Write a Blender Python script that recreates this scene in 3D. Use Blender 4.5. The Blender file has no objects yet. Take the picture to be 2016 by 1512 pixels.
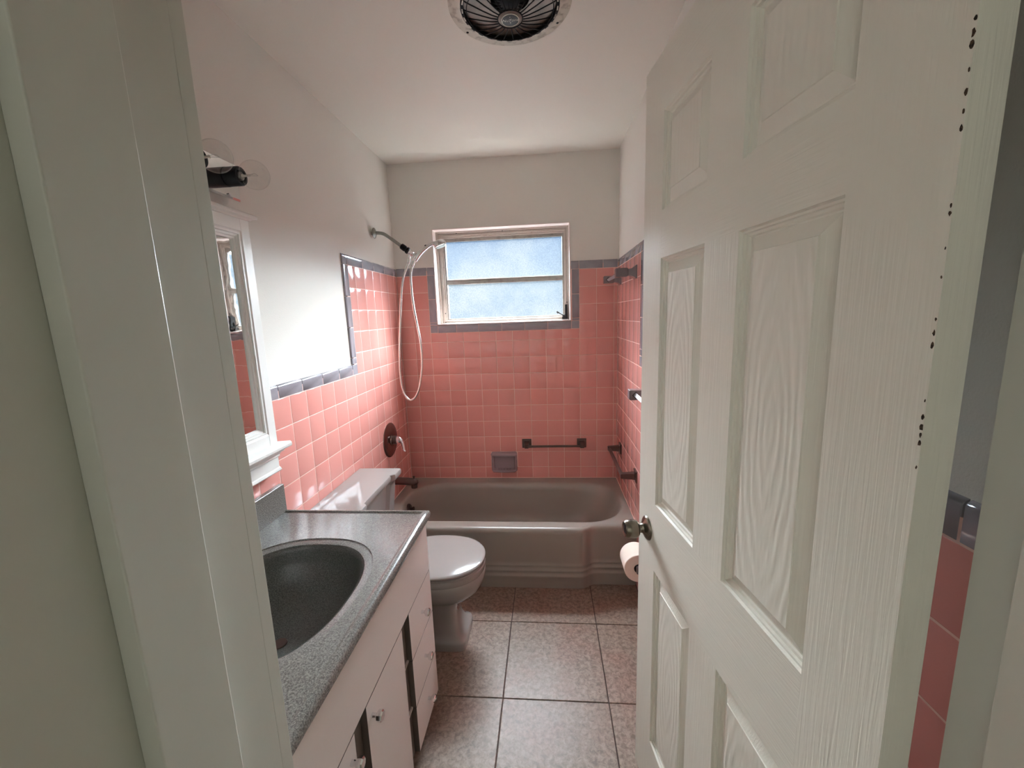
import bpy, bmesh, math, random
from mathutils import Vector, Matrix
random.seed(7)
pi = math.pi
SC = bpy.context.scene
COL = SC.collection

# ------------------------------------------------------------------ camera, world, lights, exposure
CAM = Vector((0.97801, -2.71085, 1.46907))
YAW, PITCH, ROLL, FPX = math.radians(5.01240), math.radians(9.44301), math.radians(-2.04759), 807.59
fw = Vector((-math.sin(YAW)*math.cos(PITCH), math.cos(YAW)*math.cos(PITCH), -math.sin(PITCH)))
rt = fw.cross(Vector((0, 0, 1))).normalized(); upv = rt.cross(fw)
rt, upv = rt*math.cos(ROLL)+upv*math.sin(ROLL), -rt*math.sin(ROLL)+upv*math.cos(ROLL)
cd = bpy.data.cameras.new('camera'); cam = bpy.data.objects.new('camera', cd); COL.objects.link(cam)
cd.sensor_width = 36; cd.lens = FPX/2016*36; cd.clip_start = 0.02
cam.matrix_world = Matrix(((rt.x, upv.x, -fw.x, CAM.x), (rt.y, upv.y, -fw.y, CAM.y), (rt.z, upv.z, -fw.z, CAM.z), (0, 0, 0, 1)))
SC.camera = cam
vs = SC.view_settings
vs.view_transform = 'Standard'; vs.look = 'None'; vs.gamma = 1; vs.use_curve_mapping = False
vs.exposure = 0.60

W_SKY, SUN_E, HALL_E = 0.35, 126.0, 4.3
wd = bpy.data.worlds.new('sky'); SC.world = wd; wd.use_nodes = True
nt = wd.node_tree; nt.nodes.clear()
tc = nt.nodes.new('ShaderNodeTexCoord'); sp = nt.nodes.new('ShaderNodeSeparateXYZ'); rp = nt.nodes.new('ShaderNodeValToRGB')
bg = nt.nodes.new('ShaderNodeBackground'); ow = nt.nodes.new('ShaderNodeOutputWorld')
nt.links.new(tc.outputs['Generated'], sp.inputs[0]); nt.links.new(sp.outputs['Z'], rp.inputs[0])
e = rp.color_ramp.elements
e[0].position = 0.0; e[0].color = (0.60, 0.76, 0.90, 1)
e[1].position = 0.6; e[1].color = (0.28, 0.52, 0.95, 1)
e2 = rp.color_ramp.elements.new(0.18); e2.color = (0.34, 0.62, 1.0, 1)
e3 = rp.color_ramp.elements.new(0.07); e3.color = (0.66, 0.86, 1.0, 1)
nt.links.new(rp.outputs[0], bg.inputs[0]); bg.inputs[1].default_value = W_SKY
nt.links.new(bg.outputs[0], ow.inputs[0])
ld = bpy.data.lights.new('sun', 'SUN'); ld.energy = SUN_E; ld.angle = math.radians(91); ld.color = (.93, .965, .985)
sun = bpy.data.objects.new('sun', ld); COL.objects.link(sun)
sun.rotation_euler = Vector((-0.14, -0.66, -0.80)).to_track_quat('-Z', 'Y').to_euler()
sun.location = (2, 2, 3)
pl = bpy.data.lights.new('window_portal', 'AREA'); pl.shape = 'RECTANGLE'; pl.size = 0.84; pl.size_y = 0.6
pl.cycles.is_portal = True
po = bpy.data.objects.new('window_portal', pl); COL.objects.link(po); po.location = (0.70, 0.16, 1.72); po.rotation_euler = (-pi/2, 0, 0)
hl = bpy.data.lights.new('hall_light', 'AREA'); hl.shape = 'RECTANGLE'; hl.size = 1.6; hl.size_y = 1.6; hl.energy = HALL_E; hl.color = (0.97, 1.0, 0.93)
ho = bpy.data.objects.new('hall_light', hl); COL.objects.link(ho); ho.location = (0.35, -3.75, 1.75)
ho.rotation_euler = Vector((0.12, 1, -0.18)).to_track_quat('-Z', 'Y').to_euler()

# ------------------------------------------------------------------ helpers
def srgb(r, g, b):
    f = lambda c: (c/255/12.92) if c/255 <= .04045 else ((c/255+.055)/1.055)**2.4
    return (f(r), f(g), f(b), 1)

def mat(name, col, rough=.5, metal=0., spec=.5, coat=0., bump=None, trans=0., ior=1.45, vary=None):
    """bump=(kind,scale,strength,dist[,stretch]) vary=(scale,col2,lo,hi)"""
    m = bpy.data.materials.new(name); m.use_nodes = True
    t = m.node_tree; b = t.nodes['Principled BSDF']
    b.inputs['Base Color'].default_value = col; b.inputs['Roughness'].default_value = rough
    b.inputs['Metallic'].default_value = metal; b.inputs['Specular IOR Level'].default_value = spec
    b.inputs['Coat Weight'].default_value = coat; b.inputs['Coat Roughness'].default_value = .06
    b.inputs['Transmission Weight'].default_value = trans; b.inputs['IOR'].default_value = ior
    if bump or vary:
        tcn = t.nodes.new('ShaderNodeTexCoord')
    if vary:
        n = t.nodes.new('ShaderNodeTexNoise'); n.inputs['Scale'].default_value = vary[0]; n.inputs['Detail'].default_value = 5
        r = t.nodes.new('ShaderNodeValToRGB'); r.color_ramp.elements[0].color = col; r.color_ramp.elements[1].color = vary[1]
        r.color_ramp.elements[0].position = vary[2]; r.color_ramp.elements[1].position = vary[3]
        t.links.new(tcn.outputs['Object'], n.inputs['Vector']); t.links.new(n.outputs['Fac'], r.inputs[0])
        t.links.new(r.outputs[0], b.inputs['Base Color'])
    if bump:
        mp = t.nodes.new('ShaderNodeMapping'); t.links.new(tcn.outputs['Object'], mp.inputs[0])
        if len(bump) > 4: mp.inputs['Scale'].default_value = bump[4]
        n = t.nodes.new('ShaderNodeTexNoise'); n.inputs['Scale'].default_value = bump[1]; n.inputs['Detail'].default_value = 3
        t.links.new(mp.outputs[0], n.inputs['Vector'])
        bn = t.nodes.new('ShaderNodeBump'); bn.inputs['Strength'].default_value = bump[2]; bn.inputs['Distance'].default_value = bump[3]
        t.links.new(n.outputs['Fac'], bn.inputs['Height']); t.links.new(bn.outputs[0], b.inputs['Normal'])
    return m

WHITE = srgb(235, 231, 223)
M = {}
M['wall'] = mat('wall_paint', WHITE, .42, spec=.03, bump=('n', 260, .35, .0012))
M['wallr'] = mat('wall_paint_back', WHITE, .45, spec=.35, bump=('n', 260, .25, .001))
M['ceil'] = mat('ceiling_paint', srgb(238, 234, 224), .5, spec=.35, bump=('n', 180, .2, .001))
M['trim'] = mat('trim_paint', srgb(214, 213, 203), .32, spec=.45, bump=('n', 22, .25, .0015, (1, 1, .25)))
M['casing'] = mat('cabinet_paint', srgb(238, 236, 230), .32, spec=.45)
M['grout'] = mat('grout', srgb(238, 200, 188), .7)
M['fgrout'] = mat('floor_grout', srgb(92, 74, 68), .9)
M['grey'] = mat('grey_glaze', srgb(152, 148, 154), .12, spec=.5, coat=.3, vary=(9, srgb(160, 156, 162), .4, .6))
M['greyp'] = mat('mauve_grey_glaze', srgb(164, 146, 150), .18, coat=.3)
M['tub'] = mat('tub_enamel', srgb(158, 151, 141), .28, coat=.25)
M['toilet'] = mat('toilet_china', srgb(158, 151, 147), .12, coat=.5)
M['seat'] = mat('toilet_seat', srgb(160, 153, 149), .16, coat=.5)
M['lam'] = mat('white_laminate', srgb(226, 212, 204), .35)
M['brown'] = mat('brown_frame', srgb(112, 98, 90), .55, bump=('n', 60, .3, .001, (1, 1, .1)))
M['dark'] = mat('dark_gap', srgb(30, 24, 22), .8)
M['chrome'] = mat('chrome', (.82, .82, .83, 1), .12, 1)
M['satin'] = mat('satin_nickel', srgb(130, 121, 108), .24, 1)
M['hose'] = mat('hose_steel', (.78, .76, .72, 1), .22, 1, bump=('n', 900, .4, .001))
M['dull'] = mat('dull_chrome', srgb(150, 150, 145), .3, 1)
M['bronze'] = mat('bronze', srgb(104, 86, 80), .28, .85)
M['escut'] = mat('brushed_bronze', srgb(134, 108, 102), .2, .95)
M['black'] = mat('black_plastic', srgb(22, 22, 24), .42, spec=.35)
M['alu'] = mat('aged_aluminium', srgb(166, 160, 152), .42, .4, vary=(30, srgb(132, 124, 116), .5, .8), bump=('n', 120, .3, .001))
M['rust'] = mat('rusty_aluminium', srgb(190, 178, 168), .5, .2, vary=(40, srgb(140, 116, 102), .6, .9))
M['mirror'] = mat('mirror_glass', (.86, .88, .87, 1), .02, 1, bump=('n', 9, .12, .003))
def bulb_mat():
    m = bpy.data.materials.new('bulb_glass'); m.use_nodes = True; t = m.node_tree; t.nodes.clear()
    o = t.nodes.new('ShaderNodeOutputMaterial'); tr = t.nodes.new('ShaderNodeBsdfTransparent'); gl = t.nodes.new('ShaderNodeBsdfGlossy'); gl.inputs['Roughness'].default_value = .02
    tr.inputs[0].default_value = (.97, .97, .96, 1); lw = t.nodes.new('ShaderNodeLayerWeight'); lw.inputs[0].default_value = .5; f = t.nodes.new('ShaderNodeValToRGB'); f.color_ramp.elements[0].position = .55; f.color_ramp.elements[0].color = (.05, .05, .05, 1); f.color_ramp.elements[1].color = (.38, .38, .38, 1); t.links.new(lw.outputs['Facing'], f.inputs[0]); mx = t.nodes.new('ShaderNodeMixShader')
    t.links.new(f.outputs[0], mx.inputs[0]); t.links.new(tr.outputs[0], mx.inputs[1]); t.links.new(gl.outputs[0], mx.inputs[2]); t.links.new(mx.outputs[0], o.inputs[0])
    return m
M['glassb'] = bulb_mat()
M['paper'] = mat('toilet_paper', srgb(240, 222, 208), .9, spec=.1, bump=('n', 300, .3, .001))
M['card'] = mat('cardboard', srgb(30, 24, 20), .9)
M['white'] = mat('white_plastic', srgb(225, 222, 215), .5)
M['galv'] = mat('painted_flange', srgb(205, 200, 188), .4, .3, vary=(42, srgb(120, 108, 96), .5, .78))
M['cavity'] = mat('duct_metal', srgb(132, 120, 110), .4, .35, vary=(12, srgb(92, 82, 74), .4, .7))
M['darkmet'] = mat('dark_metal', srgb(22, 17, 15), .6, .0, spec=.3)
M['chip'] = mat('bare_wood', srgb(86, 66, 50), .9, vary=(300, srgb(40, 30, 24), .4, .6))
M['frit'] = mat('white_ring', srgb(215, 210, 200), .5)
M['sat_red'] = M['chrome']

def pink(name, a, b):
    m = mat(name, a, .10, spec=.5, coat=.35)
    t = m.node_tree; bs = t.nodes['Principled BSDF']
    oi = t.nodes.new('ShaderNodeObjectInfo'); r = t.nodes.new('ShaderNodeValToRGB')
    r.color_ramp.elements[0].color = a; r.color_ramp.elements[1].color = b
    t.links.new(oi.outputs['Random'], r.inputs[0]); t.links.new(r.outputs[0], bs.inputs['Base Color'])
    tcn = t.nodes.new('ShaderNodeTexCoord'); n = t.nodes.new('ShaderNodeTexNoise'); n.inputs['Scale'].default_value = 14
    t.links.new(tcn.outputs['Object'], n.inputs['Vector'])
    bn = t.nodes.new('ShaderNodeBump'); bn.inputs['Strength'].default_value = .12; bn.inputs['Distance'].default_value = .002
    t.links.new(n.outputs['Fac'], bn.inputs['Height']); t.links.new(bn.outputs[0], bs.inputs['Normal'])
    return m
M['pink'] = pink('pink_glaze', srgb(226, 154, 144), srgb(231, 161, 151))

def floor_mat():
    m = mat('mottled_floor_tile', srgb(150, 130, 120), .38, spec=.4)
    t = m.node_tree; bs = t.nodes['Principled BSDF']
    g = t.nodes.new('ShaderNodeNewGeometry')
    n1 = t.nodes.new('ShaderNodeTexNoise'); n1.inputs['Scale'].default_value = 58; n1.inputs['Detail'].default_value = 8; n1.inputs['Roughness'].default_value = .7; n1.inputs['Distortion'].default_value = .55
    n2 = t.nodes.new('ShaderNodeTexNoise'); n2.inputs['Scale'].default_value = 6; n2.inputs['Detail'].default_value = 3
    r1 = t.nodes.new('ShaderNodeValToRGB'); r2 = t.nodes.new('ShaderNodeValToRGB')
    r1.color_ramp.elements[0].position = .38; r1.color_ramp.elements[0].color = srgb(120, 102, 90)
    r1.color_ramp.elements[1].position = .62; r1.color_ramp.elements[1].color = srgb(164, 144, 128)
    r2.color_ramp.elements[0].position = .45; r2.color_ramp.elements[0].color = (1, 1, 1, 1)
    r2.color_ramp.elements[1].position = .72; r2.color_ramp.elements[1].color = (1.0, .84, .82, 1)
    mx = t.nodes.new('ShaderNodeMix'); mx.data_type = 'RGBA'; mx.blend_type = 'MULTIPLY'; mx.inputs[0].default_value = 1
    for n in (n1, n2): t.links.new(g.outputs['Position'], n.inputs['Vector'])
    t.links.new(n1.outputs['Fac'], r1.inputs[0]); t.links.new(n2.outputs['Fac'], r2.inputs[0])
    t.links.new(r1.outputs[0], mx.inputs[6]); t.links.new(r2.outputs[0], mx.inputs[7]); t.links.new(mx.outputs[2], bs.inputs['Base Color'])
    bn = t.nodes.new('ShaderNodeBump'); bn.inputs['Strength'].default_value = .25; bn.inputs['Distance'].default_value = .001
    t.links.new(n1.outputs['Fac'], bn.inputs['Height']); t.links.new(bn.outputs[0], bs.inputs['Normal'])
    return m
M['floor'] = floor_mat()

def speckle(name, lo, hi, rough):
    m = mat(name, lo, rough, coat=.25)
    t = m.node_tree; bs = t.nodes['Principled BSDF']; g = t.nodes.new('ShaderNodeNewGeometry')
    n = t.nodes.new('ShaderNodeTexNoise'); n.inputs['Scale'].default_value = 330; n.inputs['Detail'].default_value = 3; n.inputs['Roughness'].default_value = .7
    r = t.nodes.new('ShaderNodeValToRGB'); r.color_ramp.elements[0].position = .38; r.color_ramp.elements[1].position = .64
    r.color_ramp.elements[0].color = lo; r.color_ramp.elements[1].color = hi
    t.links.new(g.outputs['Position'], n.inputs['Vector']); t.links.new(n.outputs['Fac'], r.inputs[0]); t.links.new(r.outputs[0], bs.inputs['Base Color'])
    return m
M['counter'] = speckle('speckled_grey_marble', srgb(82, 78, 74), srgb(140, 135, 128), .24)
M['bowl'] = speckle('speckled_marble_shaded', srgb(50, 50, 46), srgb(98, 98, 92), .42)  # countertop marble darkened, the bowl's deep shade put into its colour

def door_mat(name, horiz, cathedral=False):
    m = mat(name, srgb(234, 230, 218), .42, spec=.25)
    t = m.node_tree; bs = t.nodes['Principled BSDF']; tcn = t.nodes.new('ShaderNodeTexCoord'); mp = t.nodes.new('ShaderNodeMapping')
    t.links.new(tcn.outputs['Object'], mp.inputs[0])
    if cathedral:
        mp.inputs['Scale'].default_value = (1, 1, .22)
        n = t.nodes.new('ShaderNodeTexWave'); n.wave_type = 'RINGS'; n.rings_direction = 'SPHERICAL'
        n.inputs['Scale'].default_value = 22; n.inputs['Distortion'].default_value = 3.2; n.inputs['Detail'].default_value = 2; n.inputs['Detail Scale'].default_value = 2.2
    else:
        mp.inputs['Scale'].default_value = (.05, 1, 1) if horiz else (1, 1, .035)
        n = t.nodes.new('ShaderNodeTexNoise'); n.inputs['Scale'].default_value = 210; n.inputs['Detail'].default_value = 2; n.inputs['Distortion'].default_value = .6
    t.links.new(mp.outputs[0], n.inputs['Vector'])
    bn = t.nodes.new('ShaderNodeBump'); bn.inputs['Strength'].default_value = .52 if not cathedral else .42; bn.inputs['Distance'].default_value = .0012
    t.links.new(n.outputs['Fac'], bn.inputs['Height']); t.links.new(bn.outputs[0], bs.inputs['Normal'])
    return m
M['stile'] = door_mat('door_grain_vertical', False); M['rail'] = door_mat('door_grain_horizontal', True); M['field'] = door_mat('door_grain_cathedral', False, True)

def pane_mat():
    m = bpy.data.materials.new('obscure_glass'); m.use_nodes = True; t = m.node_tree; t.nodes.clear()
    o = t.nodes.new('ShaderNodeOutputMaterial'); tr = t.nodes.new('ShaderNodeBsdfTransparent'); tl = t.nodes.new('ShaderNodeBsdfTranslucent')
    gl = t.nodes.new('ShaderNodeBsdfGlossy'); gl.inputs['Roughness'].default_value = .25
    m1 = t.nodes.new('ShaderNodeMixShader'); m2 = t.nodes.new('ShaderNodeMixShader')
    tcn = t.nodes.new('ShaderNodeTexCoord'); n = t.nodes.new('ShaderNodeTexNoise'); n.inputs['Scale'].default_value = 170; n.inputs['Detail'].default_value = 3
    r = t.nodes.new('ShaderNodeValToRGB'); r.color_ramp.elements[0].position = .3; r.color_ramp.elements[1].position = .7
    r.color_ramp.elements[0].color = (.80, .84, .88, 1); r.color_ramp.elements[1].color = (1, 1, 1, 1)
    t.links.new(tcn.outputs['Object'], n.inputs['Vector']); t.links.new(n.outputs['Fac'], r.inputs[0])
    t.links.new(r.outputs[0], tr.inputs[0]); t.links.new(r.outputs[0], tl.inputs[0])
    n3 = t.nodes.new('ShaderNodeTexNoise'); n3.inputs['Scale'].default_value = 5; n3.inputs['Detail'].default_value = 2; t.links.new(tcn.outputs['Object'], n3.inputs['Vector'])
    r3 = t.nodes.new('ShaderNodeValToRGB'); r3.color_ramp.elements[0].position = .35; r3.color_ramp.elements[1].position = .65; r3.color_ramp.elements[0].color = (.84, .90, .95, 1); r3.color_ramp.elements[1].color = (1, 1, .98, 1)
    mm = t.nodes.new('ShaderNodeMix'); mm.data_type = 'RGBA'; mm.blend_type = 'MULTIPLY'; mm.inputs[0].default_value = 1; t.links.new(n3.outputs['Fac'], r3.inputs[0]); t.links.new(r.outputs[0], mm.inputs[6]); t.links.new(r3.outputs[0], mm.inputs[7]); t.links.new(mm.outputs[2], tr.inputs[0])
    m1.inputs[0].default_value = .01; t.links.new(tr.outputs[0], m1.inputs[1]); t.links.new(tl.outputs[0], m1.inputs[2])
    m2.inputs[0].default_value = .05; t.links.new(m1.outputs[0], m2.inputs[1]); t.links.new(gl.outputs[0], m2.inputs[2])
    t.links.new(m2.outputs[0], o.inputs[0])
    return m
M['pane'] = pane_mat()

def bm_new(): return bmesh.new()
def link(name, me, parent=None, loc=None):
    o = bpy.data.objects.new(name, me); COL.objects.link(o)
    if loc is not None: o.location = loc
    if parent: o.parent = parent
    return o
def obj(name, bm, mats, parent=None, smooth=None, loc=None, bevel=None):
    bmesh.ops.recalc_face_normals(bm, faces=bm.faces)
    me = bpy.data.meshes.new(name); bm.to_mesh(me); bm.free()
    for mm in (mats if isinstance(mats, (list, tuple)) else [mats]): me.materials.append(mm)
    if smooth is not None:
        for p in me.polygons: p.use_smooth = True
        me.set_sharp_from_angle(angle=math.radians(smooth))
    o = link(name, me, parent, loc)
    if bevel:
        b = o.modifiers.new('bevel', 'BEVEL'); b.width = bevel; b.segments = 3; b.limit_method = 'ANGLE'; b.angle_limit = math.radians(35)
        if smooth is None:
            for p in me.polygons: p.use_smooth = True
            me.set_sharp_from_angle(angle=math.radians(50))
    return o
def empty(name, loc=(0, 0, 0)):
    o = bpy.data.objects.new(name, None); COL.objects.link(o); o.location = loc; o.empty_display_size = .05
    return o
def tag(o, label, cat, group=None, kind=None):
    o['label'] = label; o['category'] = cat
    if group: o['group'] = group
    if kind: o['kind'] = kind
    return o
def reloc(root):
    """children were built in world coordinates: shift them so the empty sits at the thing's base"""
    for c in root.children:
        c.location = Vector(c.location)-root.location
def box(bm, x0, x1, y0, y1, z0, z1, mi=0):
    x0, x1 = sorted((x0, x1)); y0, y1 = sorted((y0, y1)); z0, z1 = sorted((z0, z1))
    v = [bm.verts.new(p) for p in [(x0, y0, z0), (x1, y0, z0), (x1, y1, z0), (x0, y1, z0), (x0, y0, z1), (x1, y0, z1), (x1, y1, z1), (x0, y1, z1)]]
    for f in [(0, 3, 2, 1), (4, 5, 6, 7), (0, 1, 5, 4), (1, 2, 6, 5), (2, 3, 7, 6), (3, 0, 4, 7)]:
        bm.faces.new([v[i] for i in f]).material_index = mi
    return v
def boxo(name, x0, x1, y0, y1, z0, z1, m, parent=None, bevel=None):
    bm = bm_new(); box(bm, x0, x1, y0, y1, z0, z1); return obj(name, bm, m, parent, bevel=bevel)
def loft(bm, rings, closed=True, cap0=True, cap1=True, mi=0):
    vr = [[bm.verts.new(p) for p in r] for r in rings]; n = len(vr[0])
    for a, b in zip(vr, vr[1:]):
        for i in range(n if closed else n-1):
            j = (i+1) % n
            bm.faces.new((a[i], a[j], b[j], b[i])).material_index = mi
    if cap0: bm.faces.new(vr[0][::-1]).material_index = mi
    if cap1: bm.faces.new(vr[-1]).material_index = mi
    return vr
def frame_of(d):
    d = Vector(d).normalized(); a = Vector((0, 0, 1)) if abs(d.z) < .9 else Vector((1, 0, 0))
    u = d.cross(a).normalized(); return u, d.cross(u)
def lathe(bm, origin, axis, prof, seg=32, cap0=True, cap1=True, mi=0):
    """prof=[(radius, distance along axis)]"""
    o = Vector(origin); d = Vector(axis).normalized(); u, v = frame_of(d)
    rings = [[o+d*h+(u*math.cos(2*pi*i/seg)+v*math.sin(2*pi*i/seg))*max(r, 1e-4) for i in range(seg)] for r, h in prof]
    return loft(bm, rings, cap0=cap0, cap1=cap1, mi=mi)
def smooth_path(pts, n=8):
    pts = [Vector(p) for p in pts]; out = []
    P = [pts[0]*2-pts[1]]+pts+[pts[-1]*2-pts[-2]]
    for i in range(1, len(P)-2):
        for k in range(n):
            s = k/n; p0, p1, p2, p3 = P[i-1:i+3]
            out.append(.5*((2*p1)+(p2-p0)*s+(2*p0-5*p1+4*p2-p3)*s*s+(3*p1-p0-3*p2+p3)*s**3))
    out.append(pts[-1]); return out
def tube(bm, path, r, seg=12, mi=0):
    path = [Vector(p) for p in path]; rr = r if isinstance(r, (list, tuple)) else [r]*len(path)
    t0 = (path[1]-path[0]).normalized(); u, v = frame_of(t0); rings = []
    for i, p in enumerate(path):
        t = (path[min(i+1, len(path)-1)]-path[max(i-1, 0)]).normalized()
        q = t0.rotation_difference(t); u = q @ u; v = q @ v; t0 = t
        rings.append([p+(u*math.cos(2*pi*k/seg)+v*math.sin(2*pi*k/seg))*rr[i] for k in range(seg)])
    loft(bm, rings, mi=mi)
def sell(cx, cy, rx, ry, n, z, seg=48, ph=0):
    out = []
    for i in range(seg):
        a = 2*pi*i/seg+ph; c, s = math.cos(a), math.sin(a)
        out.append(Vector((cx+rx*math.copysign(abs(c)**(2/n), c), cy+ry*math.copysign(abs(s)**(2/n), s), z)))
    return out

# ------------------------------------------------------------------ room shell
T = .1095; XL = .0976; W = 1.4345; Z0 = .43277; H = 2.44; PL = .3508; PY = .0508   # tile pitch, grid offsets, room width, tub rim height
YF = -2.30; PO = .008                       # inner face of the front wall; how far the tile stands proud of the plaster
YW = -.675                                   # end of the tall tiling round the tub
def struct(o, label, cat): return tag(o, label, cat, kind='structure')

fl = struct(boxo('floor', -.1, W+.1, YF-.2, .05, -.06, -.004, M['fgrout']), 'bathroom floor of large mottled beige brown square tiles with dark joints', 'floor')
FXC, FYC = .8845, -1.2345
def ceiling_bm():
    bm = bm_new(); N = 64; x0, x1, y0, y1 = -.12, W+.12, YF-.2, .14
    inn = [Vector((FXC+.158*math.cos(2*pi*i/N), FYC+.158*math.sin(2*pi*i/N), H)) for i in range(N)]; out = []
    for p in inn:
        d = p-Vector((FXC, FYC, H)); s = 1e9
        if d.x > 1e-9: s = min(s, (x1-FXC)/d.x)
        if d.x < -1e-9: s = min(s, (x0-FXC)/d.x)
        if d.y > 1e-9: s = min(s, (y1-FYC)/d.y)
        if d.y < -1e-9: s = min(s, (y0-FYC)/d.y)
        out.append(Vector((FXC+d.x*s, FYC+d.y*s, H)))
    for cx, cy in ((x0, y0), (x1, y0), (x1, y1), (x0, y1)):
        k = min(range(N), key=lambda i: (out[i].x-cx)**2+(out[i].y-cy)**2); out[k] = Vector((cx, cy, H))
    up = Vector((0, 0, .02)); r = loft(bm, [inn, out, [p+up for p in out], [p+up for p in inn]], cap0=False, cap1=False)
    n = N
    for i in range(n): bm.faces.new((r[0][i], r[3][i], r[3][(i+1) % n], r[0][(i+1) % n]))
    return bm
ce = struct(obj('ceiling', ceiling_bm(), M['ceil']), 'plain white painted bathroom ceiling', 'ceiling')
wl = struct(boxo('wall_left', -PO-.1, -PO, YF-.2, .14, -.06, H, M['wall']), 'left bathroom wall, glossy white paint above pink tiles', 'wall')
wr = struct(boxo('wall_right', W+PO, W+PO+.1, YF-.2, .14, -.06, H, M['wall']), 'right bathroom wall behind the open door, white above pink tiles', 'wall')
bm = bm_new(); X0, X1, ZB, ZT = .255, 1.139, 1.424, 2.035; YB = .16
box(bm, -PO, X0, PO, YB, -.06, H); box(bm, X1, W+PO, PO, YB, -.06, H); box(bm, X0, X1, PO, YB, -.06, ZB); box(bm, X0, X1, PO, YB, ZT, H)
wb = struct(obj('wall_back', bm, M['wallr']), 'back wall above the bathtub with the small window set in it', 'wall')
XJL, XJR = .63, 1.392; YH = -2.57
bm = bm_new(); box(bm, -PO, XJL-.02, YF, YH, -.06, H); box(bm, XJR+.02, W+PO, YF-.004, YH, -.06, H); box(bm, XJL-.02, XJR+.02, YF, YH, 2.075, H)
wf = struct(obj('wall_front', bm, M['wall']), 'front wall around the doorway', 'wall')
# hallway shell the camera stands in
bm = bm_new()
box(bm, -.9, 2.3, -4.2, YH, -.06, -.002); hf = struct(obj('floor_hall', bm, mat('hall_floor', srgb(150, 135, 118), .6)), 'hallway floor outside the doorway', 'floor')
bm = bm_new(); box(bm, -.9, 2.3, -4.2, YH, H, H+.06); struct(obj('ceiling_hall', bm, M['ceil']), 'hallway ceiling outside the doorway', 'ceiling')
bm = bm_new(); box(bm, -.96, -.9, -4.2, YH, -.06, H); box(bm, 2.3, 2.36, -4.2, YH, -.06, H); box(bm, -.96, 2.36, -4.26, -4.2, -.06, H)
box(bm, -.96, -PO-.1, YH, YH+.05, -.06, H); box(bm, W+PO+.1, 2.36, YH, YH+.05, -.06, H)
struct(obj('wall_hall', bm, mat('hall_paint', srgb(205, 206, 192), .5)), 'hallway walls outside the doorway', 'wall')

# tiles
MESH = {}
def tile_mesh(w, h, m, th=PO-.001, key='t'):
    """tile lying in local XY (w x h), glazed face towards +Z at z=0, body below"""
    k = (key, round(w, 4), round(h, 4))
    if k in MESH: return MESH[k]
    bm = bm_new(); b = min(.0022, w*.2, h*.2); rings = []
    for ins, z in ((0, -th), (0, -.0012), (b*.35, -.0003), (b, 0)):
        x, y = w/2-ins, h/2-ins
        rings.append([(-x, -y, z), (x, -y, z), (x, y, z), (-x, y, z)])
    loft(bm, rings, cap0=False); bmesh.ops.recalc_face_normals(bm, faces=bm.faces)
    me = bpy.data.meshes.new('tile'); bm.to_mesh(me); bm.free(); me.materials.append(m)
    for p in me.polygons: p.use_smooth = True
    me.set_sharp_from_angle(angle=math.radians(75))
    MESH[k] = me; return me
G = .0025  # joint
R_BACK = Matrix(((1, 0, 0), (0, 0, -1), (0, 1, 0))).to_4x4()          # local x->x, y->z, z->-y
R_LEFT = Matrix(((0, 0, 1), (1, 0, 0), (0, 1, 0))).to_4x4()           # local x->y, y->z, z->+x
R_RIGHT = Matrix(((0, 0, -1), (-1, 0, 0), (0, 1, 0))).to_4x4()        # local x->-y, y->z, z->-x
def put_tile(par, R, c, w, h, m=None, key='t', name='tile'):
    if w < .006 or h < .006: return
    me = tile_mesh(w-G, h-G, m or M['pink'], key=key)
    o = link(name, me, par)
    jit = Matrix.Rotation(random.uniform(-.0018, .0018), 4, 'X') @ Matrix.Rotation(random.uniform(-.0018, .0018), 4, 'Y')
    o.matrix_world = Matrix.Translation(c) @ R @ jit
    return o
def cells(edges_u, edges_v, holes):
    for u0, u1 in zip(edges_u, edges_u[1:]):
        for v0, v1 in zip(edges_v, edges_v[1:]):
            a0, a1, b0, b1 = u0, u1, v0, v1; skip = False
            for hu0, hu1, hv0, hv1 in holes:
                if a0 >= hu0-.001 and a1 <= hu1+.001:
                    if b0 >= hv0-.001 and b1 <= hv1+.001: skip = True
                    elif b0 < hv0 < b1: b1 = hv0
                    elif b0 < hv1 < b1: b0 = hv1
                elif b0 >= hv0-.001 and b1 <= hv1+.001:
                    if a0 < hu0 < a1: a1 = hu0
                    elif a0 < hu1 < a1: a0 = hu1
            if not skip: yield a0, a1, b0, b1
ZR = [Z0+j*T for j in range(13)]; ZCAP = ZR[12]; ZMID = ZR[7]
CAPW = .0505
# back wall
ue = [0]+[XL+i*T for i in range(13)]+[W]
holes = [(XL+T, XL+10*T, 1.3725, 1.9), (.578, .762, .402, .545)]
for a, b, c, d in cells(ue, [PL]+ZR, holes): put_tile(wb, R_BACK, ((a+b)/2, 0, (c+d)/2), b-a, d-c)
# left wall: distances from back corner
ul = [0]+[PY+k*T for k in range(21)]+[-YF-.002]
for a, b, c, d in cells(ul, [0, ZR[0]-3*T, ZR[0]-2*T, ZR[0]-T]+ZR, [(-YW, 9, ZMID, 9), (-1, .68, -1, PL), (1.39, 9, -1, .79)]):
    if a > 1.37 and d < .80: continue
    if b <= .69 and d <= PL+.001: continue
    if b <= .69 and c < PL: c = PL
    put_tile(wl, R_LEFT, (0, -(a+b)/2, (c+d)/2), b-a, d-c)
ur = [0]+[PY-.02+k*T for k in range(21)]+[-YF-.002]
for a, b, c, d in cells(ur, [0, ZR[0]-3*T, ZR[0]-2*T, ZR[0]-T]+ZR, [(.64, 9, ZMID, 9)]):
    if b <= .66 and d <= PL+.001: continue
    if b <= .66 and c < PL: c = PL
    put_tile(wr, R_RIGHT, (W, -(a+b)/2, (c+d)/2), b-a, d-c)
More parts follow.
